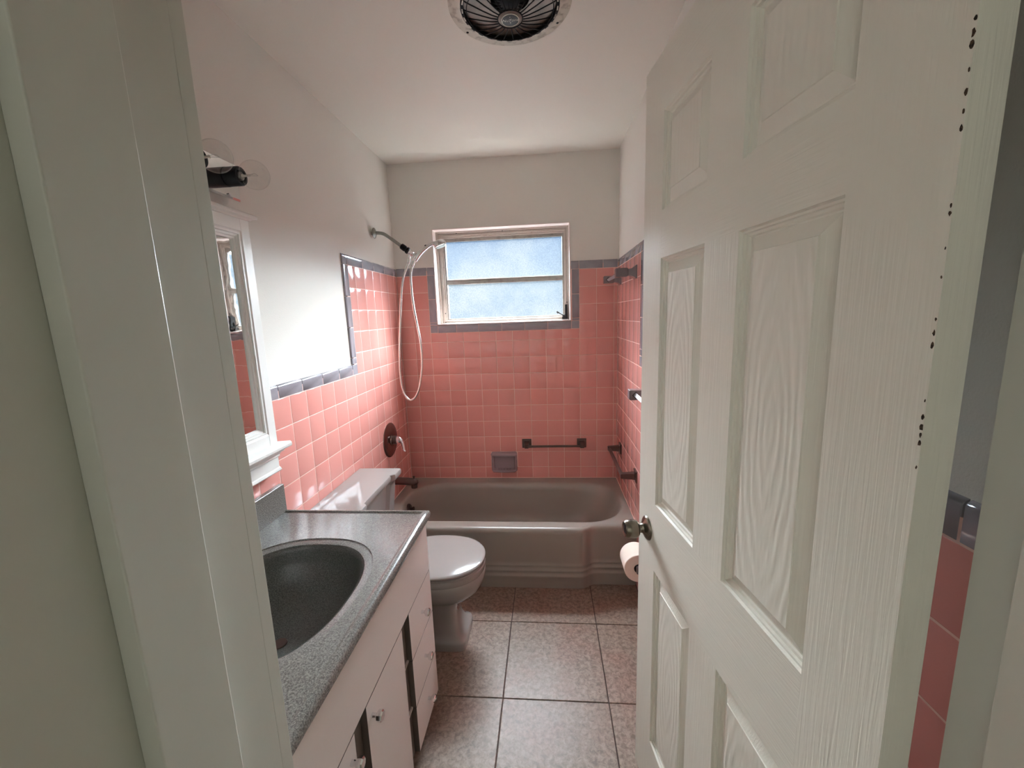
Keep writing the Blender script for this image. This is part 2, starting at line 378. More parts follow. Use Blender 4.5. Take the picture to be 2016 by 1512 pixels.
# grout backing (thin slabs, the joints show it)
def grout(par, *b): boxo('grout_bed', *b, M['grout'], par)
g = .0006
for b in [(0, .586, g, PO-.0005, PL-.01, 1.372), (.751, W, g, PO-.0005, PL-.01, 1.372), (.586, .751, g, PO-.0005, PL-.01, .410), (.586, .751, g, PO-.0005, .537, 1.372), (0, XL+T, g, PO-.0005, 1.372, ZCAP+.03), (XL+10*T, W, g, PO-.0005, 1.372, ZCAP+.03), (XL+T, X0, g+.0005, PO-.0005, 1.372, ZCAP+.02), (X1, XL+10*T, g+.0005, PO-.0005, 1.372, ZCAP+.02), (X0, X1, g+.0005, PO-.0005, 1.372, ZB-.004)]: grout(wb, *b)
for par, s0, s1, ye in [(wl, -PO+.0005, -g, YW-.03), (wr, W+g, W+PO-.0005, -.67)]:
    grout(par, s0, s1, ye, 0, PL-.01, ZCAP+.03); grout(par, s0, s1, YF, ye, 0, ZMID+.03)

# bullnose trim tiles: local x along length, y across (cap side +y), z out
def cap_mesh(L, w, key):
    k = ('cap', round(L, 4), round(w, 4))
    if k in MESH: return MESH[k]
    r = .009; prof = [(-w/2, -PO+.001), (-w/2, -.0010), (-w/2+.0012, 0)]
    prof.append((w/2-r-.0012, 0))
    for i in range(7):
        a = pi/2*i/6; prof.append((w/2-r+r*math.sin(a), -r+r*math.cos(a)))
    prof.append((w/2, -PO-.002))
    bm = bm_new(); x = L/2-G/2
    rings = []
    for xx, ins in ((-x, .0012), (-x+.0012, 0), (x-.0012, 0), (x, .0012)):
        rings.append([(xx, p[0], p[1]-(ins if p[1] > -.007 else 0)) for p in prof])
    loft(bm, rings); bmesh.ops.recalc_face_normals(bm, faces=bm.faces)
    me = bpy.data.meshes.new('trim_tile'); bm.to_mesh(me); bm.free(); me.materials.append(M['grey'])
    for p in me.polygons: p.use_smooth = True
    me.set_sharp_from_angle(angle=math.radians(40)); MESH[k] = me; return me
def put_cap(par, R, c, L, w=CAPW, rot=0):
    me = cap_mesh(L, w, 0); o = link('trim_tile', me, par)
    o.matrix_world = Matrix.Translation(c) @ R @ Matrix.Rotation(rot, 4, 'Z') @ Matrix.Rotation(random.uniform(-.002, .002), 4, 'X')
CH = ZCAP+CAPW/2+.001
def run(par, R, f, edges, rot=0):
    for a, b in zip(edges, edges[1:]): put_cap(par, R, f((a+b)/2), abs(b-a), rot=rot)
# back wall: left and right tops, window surround
run(wb, R_BACK, lambda u: (u, 0, CH), [0, .053, .2055]); run(wb, R_BACK, lambda u: (u, 0, CH), [1.192, 1.343, W])
xs0, xs1 = XL+T+CAPW/2+.0005, XL+10*T-CAPW/2-.0005
for xs, R90 in ((xs0, -pi/2), (xs1, pi/2)):
    run(wb, R_BACK, lambda z: (xs, 0, z), [1.424, 1.441, 1.593, 1.7475], rot=R90)
    put_cap(wb, R_BACK, (xs, 0, CH), CAPW)
    put_tile(wb, R_BACK, (xs, 0, 1.3985), CAPW, CAPW, M['grey'], key='g', name='trim_tile')
run(wb, R_BACK, lambda u: (u, 0, 1.3985), [.2575, .382, .533, .686, .837, .988, 1.141])
# left wall (R_LEFT local x -> y)
run(wl, R_LEFT, lambda y: (0, y, CH), [0, -.048, -.2, -.352, -.502, YW])
put_cap(wl, R_LEFT, (0, YW-CAPW/2, CH), CAPW)
ycv = YW-CAPW/2
run(wl, R_LEFT, lambda z: (0, ycv, z), [1.2535, 1.286, 1.439, 1.593, 1.7475], rot=pi/2)
put_tile(wl, R_LEFT, (0, ycv+.002, ZMID+CAPW/2+.001), CAPW+.004, CAPW+.002, M['grey'], key='g', name='trim_tile')
run(wl, R_LEFT, lambda y: (0, y, ZMID+CAPW/2+.001), [-.7255, -.864, -1.011, -1.164, -1.315, -1.467, -1.619, -1.771, -1.923, -2.075, -2.227, YF+.001])
# right wall (R_RIGHT local x -> -y)
run(wr, R_RIGHT, lambda y: (W, y, CH), [0, -.1, -.252, -.404, -.556, -.638])
put_cap(wr, R_RIGHT, (W, -.6645, CH), CAPW)
run(wr, R_RIGHT, lambda z: (W, -.6645, z), [1.2535, 1.286, 1.439, 1.593, 1.7475], rot=-pi/2)
put_tile(wr, R_RIGHT, (W, -.6645, ZMID+CAPW/2+.001), CAPW+.002, CAPW+.002, M['grey'], key='g', name='trim_tile')
run(wr, R_RIGHT, lambda y: (W, y, ZMID+CAPW/2+.001), [-.69]+[-.79-.1524*k for k in range(9)]+[-2.155, -2.245, YF+.001])
# floor tiles 0.4064 grid
FP = .4064; fx0, fy0 = .7793, -.939
xe = sorted({max(0, min(W, fx0+i*FP)) for i in range(-3, 4)}); ye = sorted({max(YH, min(-.60, fy0+j*FP)) for j in range(-5, 3)})
for a, b in zip(xe, xe[1:]):
    for c, d in zip(ye, ye[1:]):
        k = ('f', round(b-a, 4), round(d-c, 4)); w, h = b-a-.004, d-c-.004
        if w < .01 or h < .01: continue
        if k not in MESH:
            bm = bm_new(); rings = []
            for ins, z in ((0, -.006), (0, -.0012), (.0012, 0)):
                x, y = w/2-ins, h/2-ins; rings.append([(-x, -y, z), (x, -y, z), (x, y, z), (-x, y, z)])
            loft(bm, rings, cap0=False); bmesh.ops.recalc_face_normals(bm, faces=bm.faces)
            me = bpy.data.meshes.new('tile'); bm.to_mesh(me); bm.free(); me.materials.append(M['floor']); MESH[k] = me
        link('tile', MESH[k], fl, ((a+b)/2, (c+d)/2, 0))

# ------------------------------------------------------------------ window
win = struct(empty('window_1', (.706, .1, ZB)), 'small aluminium awning window with two obscure glass panes above the bathtub', 'window')
rv = mat('reveal_paint', srgb(240, 226, 220), .45)
bm = bm_new()  # plaster lining of the opening
box(bm, X0, X0+.006, .001, .10, ZB, ZT); box(bm, X1-.006, X1, .001, .10, ZB, ZT)
box(bm, X0, X1, .001, .10, ZT-.006, ZT); box(bm, X0, X1, .001, .10, ZB, ZB+.006)
obj('reveal', bm, rv, win)
def rect_frame(bm, x0, x1, z0, z1, w, y0, y1, mi=0):
    wl_, wr_, wb_, wt_ = w if isinstance(w, tuple) else (w,)*4
    box(bm, x0, x0+wl_, y0, y1, z0, z1, mi); box(bm, x1-wr_, x1, y0, y1, z0, z1, mi)
    box(bm, x0+wl_, x1-wr_, y0, y1, z0, z0+wb_, mi); box(bm, x0+wl_, x1-wr_, y0, y1, z1-wt_, z1, mi)
bm = bm_new(); rect_frame(bm, X0+.006, X1-.006, ZB+.006, ZT-.006, (.046, .031, .022, .040), .088, .14)
rect_frame(bm, X0+.006, X1-.006, ZB+.006, ZT-.006, .006, .080, .0881)
rect_frame(bm, X0+.036, X1-.026, ZB+.024, ZT-.026, (.006, .006, .006, .008), .082, .0885)
rect_frame(bm, X0+.006, X1-.006, ZB+.006, ZT-.006, (.014, .010, .008, .010), .074, .0885)
obj('frame', bm, M['rust'], win, bevel=.0012)
gx0, gx1, gz0, gz1, zm0, zm1 = .317, 1.092, 1.4625, 1.968, 1.690, 1.722
bm = bm_new(); rect_frame(bm, .3055, 1.1035, zm1-.012, 1.992, (.0125, .0125, .012, .024), .096, .122)
obj('upper_sash', bm, M['alu'], win, bevel=.001)
bm = bm_new(); rect_frame(bm, .3055, 1.1035, 1.447, zm0+.0195, (.0125, .0125, .0155, .0195), .094, .120)
obj('lower_sash', bm, M['alu'], win, bevel=.001)
for z0, z1 in ((zm1-.004, gz1+.004), (gz0-.004, zm0+.004)):
    bm = bm_new(); box(bm, gx0-.004, gx1+.004, .107, .110, z0, z1); obj('pane', bm, M['pane'], win)
bm = bm_new(); box(bm, 1.085, 1.119, .052, .084, 1.436, 1.452); box(bm, 1.104, 1.119, .062, .084, 1.436, 1.53)
lathe(bm, (1.100, .062, 1.452), (-.5, -.7, .6), [(.010, 0), (.010, .012), (.006, .016)], 12)
tube(bm, [(1.094, .055, 1.46), (1.075, .045, 1.468), (1.055, .035, 1.484)], .0035, 8)
lathe(bm, (1.055, .035, 1.478), (-.4, -.6, .7), [(.0045, -.004), (.006, .004), (.0045, .014)], 10)
obj('crank_handle', bm, M['darkmet'], win, smooth=40)
for x, z in ((.296, 1.50), (.294, 1.44), (.315, 1.437), (1.118, 1.545), (1.085, 1.434), (.705, 2.018), (.40, 2.018)):
    bm = bm_new(); lathe(bm, (x, .0805, z), (0, -1, 0), [(.0036, 0), (.003, .002)], 10); obj('screw', bm, M['darkmet'], win)
reloc(win)
# greenery / neighbouring haze is only a blur behind the obscure glass; the sky does the rest

# ------------------------------------------------------------------ door frame (jambs, stops, casings)
def jamb(name, xs, sgn, label):
    r = struct(empty(name, (xs, -2.4, 0)), label, 'door frame')
    boxo('jamb', xs-sgn*.02, xs, YF if sgn > 0 else YF-.005, YH, 0, 2.055, M['trim'], r)
    boxo('stop', xs, xs+sgn*(.019 if sgn > 0 else .012), -2.374 if sgn > 0 else -2.352, -2.448 if sgn > 0 else -2.443, 0, 2.055, M['trim'], r, bevel=.0016)
    if sgn > 0:
        boxo('casing', xs-.065, xs, YF, -2.281, 0, 2.09, M['trim'], r, bevel=.001)
        boxo('hall_casing', xs-.07, xs-.004, YH, YH-.016, 0, 2.09, M['trim'], r, bevel=.004)
    else:
        boxo('hall_casing', xs+.004, xs+.07, YH, YH-.016, 0, 2.09, M['trim'], r, bevel=.004)
    reloc(r); return r
jamb('trim_1', XJL, 1, 'near white painted left door jamb with stop moulding, filling the left edge')
jamb('trim_2', XJR, -1, 'white painted hinge side door jamb at the right edge')
r = struct(empty('trim_3', (1.0, -2.4, 2.055)), 'head of the door frame over the doorway', 'door frame')
boxo('head_jamb', XJL-.02, XJR+.02, YF-.004, YH, 2.055, 2.075, M['trim'], r); boxo('stop', XJL, XJR, -2.366, -2.443, 2.043, 2.055, M['trim'], r)
boxo('hall_casing', XJL-.07, XJR+.07, YH, YH-.016, 2.06, 2.125, M['trim'], r, bevel=.004); reloc(r)

# ------------------------------------------------------------------ door leaf: local x from hinge to free edge, local z up, local -y... visible face at y=0, body towards -y
DW = .7562; dvec = Vector((1.2415-1.338, -1.547+2.297, 0)).normalized(); nvis = Vector((-dvec.y, dvec.x, 0))
dr = struct(empty('door_1', (1.338, -2.297, .012)), 'open white six panel door with moulded wood grain, standing along the right wall', 'door')
dr.matrix_world = Matrix(((dvec.x, nvis.x, 0, 1.338), (dvec.y, nvis.y, 0, -2.297), (0, 0, 1, 0), (0, 0, 0, 1)))
ZD0, ZD1, TH = .012, 2.047, .035
su = [(.117, .3235), (.4345, .641)]; zu = [(.215, .768), (.960, 1.593), (1.703, 1.919)]
# slab: stiles, rails, mullion (own grain direction each), 6 recessed panels with moulding
def dpiece(name, x0, x1, z0, z1, m):
    bm = bm_new(); box(bm, x0, x1, -TH, 0, z0, z1); return obj(name, bm, m, dr)
dpiece('stile', 0, su[0][0], ZD0, ZD1, M['stile']); dpiece('stile', su[1][1], DW, ZD0, ZD1, M['stile'])
ze = [ZD0, zu[0][0], zu[0][1], zu[1][0], zu[1][1], zu[2][0], zu[2][1], ZD1]
for k in (0, 2, 4, 6): dpiece('rail', su[0][0], su[1][1], ze[k], ze[k+1], M['rail'])
for k in (1, 3, 5): dpiece('mullion', su[0][1], su[1][0], ze[k], ze[k+1], M['stile'])
PROF = [(0, 0), (.0025, -.0035), (.0055, -.0042), (.0065, -.0075), (.0105, -.0085), (.0125, -.0105), (.0150, -.0105), (.0375, -.0030), (.0385, -.0018)]
for x0, x1 in su:
    for z0, z1 in zu:
        bm = bm_new(); rings = []
        prof = [(a, b*1.35) for a, b in PROF]
        for ins, y in prof: rings.append([(x0+ins, y, z0+ins), (x1-ins, y, z0+ins), (x1-ins, y, z1-ins), (x0+ins, y, z1-ins)])
        vr = loft(bm, rings, cap0=False, cap1=False); bm.faces.new(vr[-1]).material_index = 1
        b = [bm.verts.new((x, -TH+.006, z)) for x, z in ((x0, z0), (x1, z0), (x1, z1), (x0, z1))]; bm.faces.new(b)
        cx, cz = (x0+x1)/2, (z0+z1)/2
        for v in bm.verts: v.co.x -= cx; v.co.z -= cz
        for v in bm.verts: pass
        o = obj('panel', bm, [M['stile'], M['field']], dr); o.location = (cx, 0, cz)
# knob
kx, kz = .692, .866
kn = empty('knob', (kx, 0, kz)); kn.parent = dr
bm = bm_new(); lathe(bm, (0, 0, 0), (0, 1, 0), [(.034, 0), (.0335, .003), (.028, .007), (.017, .012), (.0125, .016), (.012, .026)], 40); obj('rose', bm, M['satin'], kn, smooth=50)
bm = bm_new(); lathe(bm, (0, 0, 0), (0, 1, 0), [(.012, .024), (.020, .027), (.0245, .032), (.026, .040), (.0255, .052), (.0235, .062), (.021, .0655), (.019, .064), (.004, .061)], 40); obj('grip', bm, M['satin'], kn, smooth=50)
bm = bm_new(); lathe(bm, (0, 0, 0), (0, 1, 0), [(.013, .0615), (.012, .0640), (.0085, .0640)], 24); box(bm, -.0012, .0012, .063, .0655, -.006, .006); obj('keyhole', bm, M['darkmet'], kn, smooth=50)
bm = bm_new(); lathe(bm, (kx, -TH, kz), (0, -1, 0), [(.034, 0), (.033, .003), (.017, .010), (.012, .024), (.022, .028), (.026, .040), (.022, .055), (.004, .057)], 32); obj('back_knob', bm, M['satin'], dr, smooth=50)
boxo('latch_plate', DW, DW+.0012, -.029, -.006, kz-.028, kz+.028, M['satin'], dr)
for z in (1.93, .19):
    bm = bm_new(); box(bm, -.0016, .0, -.034, -.004, z-.044, z+.044); lathe(bm, (-.0075, -.0405, z-.045), (0, 0, 1), [(.0055, 0), (.0055, .09)], 12); obj('hinge', bm, M['satin'], dr)
for z, s in [(1.699, .006), (1.688, .007), (1.679, .009), (1.66, .004), (1.643, .006), (1.628, .004), (1.615, .006), (1.552, .004), (1.545, .005), (1.49, .003), (1.452, .0035), (1.439, .006), (1.428, .0065), (1.375, .003), (1.359, .006), (1.349, .0075), (1.341, .006), (1.333, .0065), (1.308, .0035), (1.515, .003)]:
    bm = bm_new(); n = 8; ring = []
    for i in range(n):
        a = 2*pi*i/n; q = s*.42*random.uniform(.6, 1.25)
        ring.append((.0016+q*.55*math.cos(a), q*1.15*math.sin(a)))
    top = [bm.verts.new((max(x, .0001), .0004, z+h)) for x, h in ring]; bot = [bm.verts.new((max(x, .0001), -.001, z+h)) for x, h in ring]
    bm.faces.new(top); bm.faces.new(bot[::-1])
    for i in range(n): j = (i+1) % n; bm.faces.new((top[i], bot[i], bot[j], top[j]))
    obj('paint_chip', bm, M['chip'], dr)

# ------------------------------------------------------------------ bathtub
tub = tag(empty('bathtub', (.72, -.35, 0)), 'taupe grey enamel alcove bathtub with stepped moulded apron against the pink tiles', 'bathtub')
RZ = .352
front = [(0.002, -.698), (1.125, -.698), (1.150, -.694), (1.172, -.682), (1.190, -.667), (1.208, -.660), (1.235, -.657), (W-.002, -.657)]
def rrect(x0, x1, y0, y1, r, z, n=14, sub=0):
    out = []
    for cx, cy, a0 in ((x1-r, y1-r, 0), (x0+r, y1-r, pi/2), (x0+r, y0+r, pi), (x1-r, y0+r, 1.5*pi)):
        for i in range(n+1):
            a = a0+pi/2*i/n; out.append(Vector((cx+r*math.cos(a), cy+r*math.sin(a), z)))
    if sub:
        res = []
        for i, p in enumerate(out):
            res.append(p)
            if (i+1) % (n+1) == 0:
                q = out[(i+1) % len(out)]; res += [p.lerp(q, j/sub) for j in range(1, sub)]
        out = res
    return out
def outward(p, c, inset):
    """hit of the ray c->p with the tub outline"""
    poly = [(x, y+inset) for x, y in front]+[(W-.002, -.001), (.002, -.001)]
    d = (p-c); best = None
    for (ax, ay), (bx, by) in zip(poly, poly[1:]+poly[:1]):
        ex, ey = bx-ax, by-ay; den = d.x*ey-d.y*ex
        if abs(den) < 1e-9: continue
        s = ((ax-c.x)*ey-(ay-c.y)*ex)/den; u = ((ax-c.x)*d.y-(ay-c.y)*d.x)/den
        if s > 0 and -1e-6 <= u <= 1+1e-6 and (best is None or s < best): best = s
    return Vector((c.x+d.x*best, c.y+d.y*best, p.z))
bm = bm_new(); cc = Vector((.735, -.345, RZ))
ri = rrect(.068, 1.402, -.615, -.078, .235, RZ, sub=24)
extra = []
inner = [ri]
def shrink(ring, dx0, dx1, dy, z, r):
    return rrect(.068+dx0, 1.402-dx1, -.615+dy, -.078-dy, r, z, sub=24)
rings = [[outward(Vector((p.x, p.y, RZ)), cc, .022) for p in ri]]
# put exact corners in: snap nearest outline points to the four corners
for corner in ((.002, -.001), (W-.002, -.001), (.002, -.676), (W-.002, -.635)):
    k = min(range(len(rings[0])), key=lambda i: (rings[0][i].x-corner[0])**2+(rings[0][i].y-corner[1])**2)
    rings[0][k] = Vector((corner[0], corner[1], RZ))
rings += [shrink(0, -.012, -.012, -.010, RZ+.0005, .245), shrink(0, 0, 0, 0, RZ-.002, .235), shrink(0, .008, .010, .008, RZ-.012, .228), shrink(0, .018, .024, .016, RZ-.05, .22),
          shrink(0, .04, .09, .035, RZ-.18, .20), shrink(0, .065, .17, .055, .085, .18), shrink(0, .11, .23, .10, .055, .14), shrink(0, .2, .33, .16, .048, .08)]
loft(bm, rings, cap0=False); obj('basin', bm, M['tub'], tub, smooth=50)
# apron
ap = [(.022, RZ), (.012, RZ-.0015), (.004, RZ-.007), (0, RZ-.018), (-.0005, RZ-.03), (.004, .30), (.012, .22), (.0165, .155), (.0165, .142), (.0135, .137), (.0125, .130), (.0165, .126), (.0165, .112), (.0125, .107), (.0115, .100), (.0155, .094), (.0155, .080), (.0105, .074), (.0095, .066), (.0125, .060), (.0125, .03), (.0125, 0.0)]
fp = []
for (ax, ay), (bx, by) in zip(front, front[1:]):
    n = 3 if bx-ax < .1 else 10
    fp += [(ax+(bx-ax)*i/n, ay+(by-ay)*i/n) for i in range(n)]
fp.append(front[-1])
bm = bm_new(); loft(bm, [[Vector((x, y+ins, z)) for x, y in fp] for ins, z in ap], closed=False, cap0=False, cap1=False)
obj('apron', bm, M['tub'], tub, smooth=40)
boxo('caulk', .0, W, -.0035, .0, RZ-.001, RZ+.0045, M['grout'], tub); boxo('caulk', W-.0035, W, -.655, 0, RZ-.001, RZ+.0045, M['grout'], tub)
boxo('caulk', .0, .0035, -.67, 0, RZ-.001, RZ+.0045, M['grout'], tub)
bm = bm_new(); lathe(bm, (.0935, -.345, .285), (1, 0, .22), [(.036, -.012), (.036, 0), (.033, .004), (.012, .006)], 30); lathe(bm, (.098, -.345, .287), (1, -.3, .2), [(.010, 0), (.008, .02), (.014, .024), (.004, .026)], 16)
obj('overflow_plate', bm, M['bronze'], tub, smooth=40)
bm = bm_new(); lathe(bm, (.28, -.345, .046), (0, 0, 1), [(.036, 0), (.034, .004), (.02, .003)], 24); obj('drain', bm, M['bronze'], tub, smooth=40)
reloc(tub)

# ------------------------------------------------------------------ tub spout, valve, shower
sp_ = tag(empty('tub_spout', (0, -.335, .47)), 'dark bronze tub spout on the left wall just beyond the toilet tank', 'spout')
bm = bm_new(); tube(bm, [(0, -.335, .470), (.02, -.335, .470), (.08, -.335, .468), (.128, -.335, .464), (.146, -.335, .458), (.152, -.335, .452)], [.024, .0235, .023, .0235, .020, .010], 20)
lathe(bm, (.132, -.335, .462), (0, 0, -1), [(.020, 0), (.019, .036), (.014, .036)], 20)
obj('body', bm, M['bronze'], sp_, smooth=50)
bm = bm_new(); lathe(bm, (.132, -.335, .484), (0, 0, 1), [(.0045, 0), (.0045, .008), (.008, .010), (.007, .016)], 12); obj('diverter_knob', bm, M['bronze'], sp_, smooth=40); reloc(sp_)

va = tag(empty('shower_valve', (0, -.335, .738)), 'round brushed bronze shower valve plate with chrome lever on the left wall', 'valve')
bm = bm_new(); lathe(bm, (0, -.335, .738), (1, 0, 0), [(.107, 0), (.106, .004), (.100, .008), (.070, .013), (.036, .016), (.034, .022)], 56); obj('escutcheon', bm, M['escut'], va, smooth=40)
bm = bm_new(); lathe(bm, (.02, -.335, .738), (1, 0, 0), [(.026, 0), (.025, .024), (.023, .026)], 28); obj('sleeve', bm, M['bronze'], va, smooth=40)
bm = bm_new(); lathe(bm, (.044, -.335, .738), (1, 0, 0), [(.023, 0), (.024, .004), (.022, .018), (.012, .024)], 28)
tube(bm, smooth_path([(.056, -.335, .748), (.072, -.335, .732), (.082, -.338, .706), (.086, -.340, .676), (.094, -.342, .664)], 5), [.013]*3+[.0125]*3+[.011]*3+[.010]*3+[.009]*3+[.0085]*3+[.008]*3, 14)
obj('lever', bm, M['chrome'], va, smooth=50); reloc(va)

sa = tag(empty('shower_pipe', (0, -.325, 1.962)), 'dull metal shower arm with wall flange high on the white left wall', 'shower arm')
bm = bm_new(); lathe(bm, (-PO, -.325, 1.962), (1, 0, 0), [(.010, 0), (.010, .014)], 16); obj('pipe_stub', bm, M['rust'], sa)
bm = bm_new(); lathe(bm, (.008, -.325, 1.962), (1, 0, -.05), [(.030, 0), (.029, .003), (.018, .009), (.012, .011)], 32); obj('flange', bm, M['dull'], sa, smooth=40)
bm = bm_new(); path = smooth_path([(.0, -.325, 1.962), (.035, -.325, 1.962), (.07, -.325, 1.952), (.12, -.325, 1.916), (.172, -.325, 1.876)], 6); tube(bm, path, .0095, 16); obj('arm', bm, M['dull'], sa, smooth=50)
bm = bm_new(); a = Vector((.79, 0, -.61))
lathe(bm, (.160, -.325, 1.886), a, [(.012, 0), (.0165, .004), (.0175, .026), (.015, .034), (.011, .036)], 20); lathe(bm, (.188, -.325, 1.864), a, [(.010, 0), (.019, .004), (.019, .016), (.012, .022)], 8)
obj('black_coupling', bm, M['black'], sa, smooth=30)
bm = bm_new(); lathe(bm, (.203, -.325, 1.852), a, [(.011, 0), (.013, .004), (.013, .026), (.008, .030)], 20)
lathe(bm, (.212, -.325, 1.842), (-.35, 0, -1), [(.008, 0), (.0085, .03), (.0065, .034)], 14)
tube(bm, [(.222, -.325, 1.836), (.236, -.325, 1.824), (.246, -.325, 1.828)], [.010, .012, .012], 14)
lathe(bm, (.232, -.325, 1.812), (.50, 0, 1), [(.0125, 0), (.0145, .006), (.0145, .026), (.0125, .030)], 20)
obj('bracket', bm, M['chrome'], sa, smooth=40); reloc(sa)

hs = tag(empty('hand_shower', (.245, -.325, 1.82)), 'chrome hand shower in its bracket with a long looped metal hose', 'hand shower')
bm = bm_new()
hp = smooth_path([(.238, -.325, 1.795), (.247, -.325, 1.814), (.262, -.325, 1.835), (.286, -.325, 1.856), (.316, -.325, 1.875), (.340, -.325, 1.886), (.362, -.325, 1.890)], 5)
rk = [.0075, .0120, .0145, .0130, .0100, .0095, .0120]
rr = [rk[min(6, i//5)]*(1-(i % 5)/5)+rk[min(6, i//5+1)]*((i % 5)/5) for i in range(len(hp))]
tube(bm, hp, rr, 20); obj('handle', bm, M['chrome'], hs, smooth=60)
HD = Vector((.34, 0, -.94)).normalized(); HO = Vector((.382, -.325, 1.898))
bm = bm_new(); lathe(bm, HO, HD, [(.006, -.010), (.022, -.007), (.030, -.002), (.034, .006), (.0355, .020), (.034, .027), (.031, .0285)], 40)
obj('head', bm, M['chrome'], hs, smooth=40)
bm = bm_new(); lathe(bm, HO+HD*.028, HD, [(.029, 0), (.028, .003), (.010, .003)], 30); obj('spray_face', bm, M['dull'], hs, smooth=30)
bm = bm_new(); lathe(bm, (.304, -.325, 1.877), (-.5, 0, 1), [(.007, -.003), (.006, .006)], 10); obj('thumb_switch', bm, M['black'], hs)
hz = [(.204, 1.812), (.190, 1.775), (.171, 1.735), (.153, 1.683), (.137, 1.582), (.118, 1.42), (.104, 1.269), (.097, 1.153), (.102, 1.063), (.121, 1.006), (.148, .986), (.176, 1.002), (.202, 1.05), (.224, 1.143), (.234, 1.235), (.231, 1.341), (.219, 1.431), (.207, 1.528), (.201, 1.623), (.202, 1.71), (.212, 1.758), (.229, 1.797)]
bm = bm_new(); tube(bm, smooth_path([(x, -.325-.006*math.sin(i*.3), z) for i, (x, z) in enumerate(hz)], 7), .0068, 10); obj('hose', bm, M['hose'], hs, smooth=60)
for q0, q1 in (((.204, 1.812), (.190, 1.775)), ((.229, 1.797), (.212, 1.758))):
    bm = bm_new(); d = Vector((q1[0]-q0[0], 0, q1[1]-q0[1])); lathe(bm, (q0[0], -.325, q0[1]), d, [(.0085, 0), (.0095, .004), (.0095, .024), (.007, .032)], 16); obj('hose_nut', bm, M['chrome'], hs, smooth=40)
reloc(hs)

# ------------------------------------------------------------------ ceramic soap dish
sd = tag(empty('soap_dish', (.669, 0, .472)), 'mauve grey ceramic soap dish set in the pink tiles over the bathtub', 'soap dish')
bm = bm_new(); x0, x1, z0, z1 = .580, .757, .4035, .543
def rr2(x0, x1, z0, z1, r, y): return [Vector((p.x, y, p.y)) for p in rrect(x0, x1, z0, z1, r, 0, 5)]
loft(bm, [rr2(x0, x1, z0, z1, .012, -.0002), rr2(x0, x1, z0, z1, .012, -.010), rr2(x0+.004, x1-.004, z0+.004, z1-.004, .012, -.020), rr2(x0+.010, x1-.010, z0+.009, z1-.010, .012, -.022),
          rr2(x0+.017, x1-.017, z0+.015, z1-.028, .010, -.017), rr2(x0+.020, x1-.020, z0+.020, z1-.031, .010, -.003), rr2(x0+.026, x1-.026, z0+.026, z1-.036, .008, -.0018)], cap0=False)
obj('tray', bm, M['greyp'], sd, smooth=50)
bm = bm_new(); tube(bm, [(x0+.004, -.016, z1-.014), (x0+.012, -.027, z1-.013), (.669, -.029, z1-.013), (x1-.012, -.027, z1-.013), (x1-.004, -.016, z1-.014)], [.008, .0145, .015, .0145, .008], 16); obj('top_lip', bm, M['greyp'], sd, smooth=60)
bm = bm_new(); tube(bm, [(x0+.008, -.016, z0+.010), (x0+.014, -.028, z0+.009), (.669, -.032, z0+.008), (x1-.014, -.028, z0+.009), (x1-.008, -.016, z0+.010)], [.005, .0085, .009, .0085, .005], 12); obj('front_lip', bm, M['greyp'], sd, smooth=60)
for k in range(5):
    bm = bm_new(); tube(bm, [(.628+.02*k, -.026, z0+.015), (.628+.02*k, -.006, z0+.020)], .0035, 8); obj('drain_rib', bm, M['greyp'], sd, smooth=60)
reloc(sd)

# ------------------------------------------------------------------ towel bars
def sq(c, u, v, n, h, d, ch=0):
    """square ring of half-size h at distance d along n"""
    pts = []
    for a, b in ((-1, -1), (1, -1), (1, 1), (-1, 1)): pts.append(Vector(c)+Vector(n)*d+Vector(u)*a*h+Vector(v)*b*h)
    return pts
def ceramic_bar(name, xw, ya, yb, z, label, m, mbar, head=.103):
    r = tag(empty(name, (xw, (ya+yb)/2, z)), label, 'towel bar', 'grey ceramic towel bars on the right wall')
    for y in (ya, yb):
        bm = bm_new(); c = (xw, y, z); n = (-1, 0, 0); u = (0, 1, 0); v = (0, 0, 1)
        loft(bm, [sq(c, u, v, n, h, d) for h, d in ((.033, 0), (.033, .005), (.031, .007), (.025, .013), (.0195, .022), (.0165, .033), (.0160, .040), (.021, .047), (.0215, .050), (.0215, head-.003), (.019, head))])
        obj('post', bm, m, r, smooth=25)
    bm = bm_new(); c = (xw-head+.027, 0, z); h = .0115
    loft(bm, [[Vector((c[0]+a*h, y, z+b*h)) for a, b in ((0, -1), (1, 0), (0, 1), (-1, 0))] for y in (min(ya, yb)+.012, max(ya, yb)-.012)])
    obj('bar', bm, mbar, r)
    for y, s in ((min(ya, yb), 1), (max(ya, yb), -1)):   # dark plate painting in the shaded hole the bar sits in
        bm = bm_new(); h = .0155; yy = y+s*.0205
        loft(bm, [[Vector((c[0]+a*h, yy+k*s, z+b*h)) for a, b in ((0, -1), (1, 0), (0, 1), (-1, 0))] for k in (0, .0015)]); obj('socket', bm, M['dark'], r)
    reloc(r); return r
M['gpost'] = mat('grey_ceramic', srgb(128, 118, 120), .18, coat=.3); M['gbar'] = mat('grey_bar', srgb(186, 174, 178), .2, coat=.3)
ceramic_bar('towel_bar', W, -.532, -.10, 1.664, 'grey ceramic towel bar high in the right corner above the bathtub', M['gpost'], M['gbar'])
ceramic_bar('towel_bar', W, -1.36, -.905, 1.110, 'grey ceramic towel bar half hidden behind the open door at mid height', M['gpost'], M['gbar'])
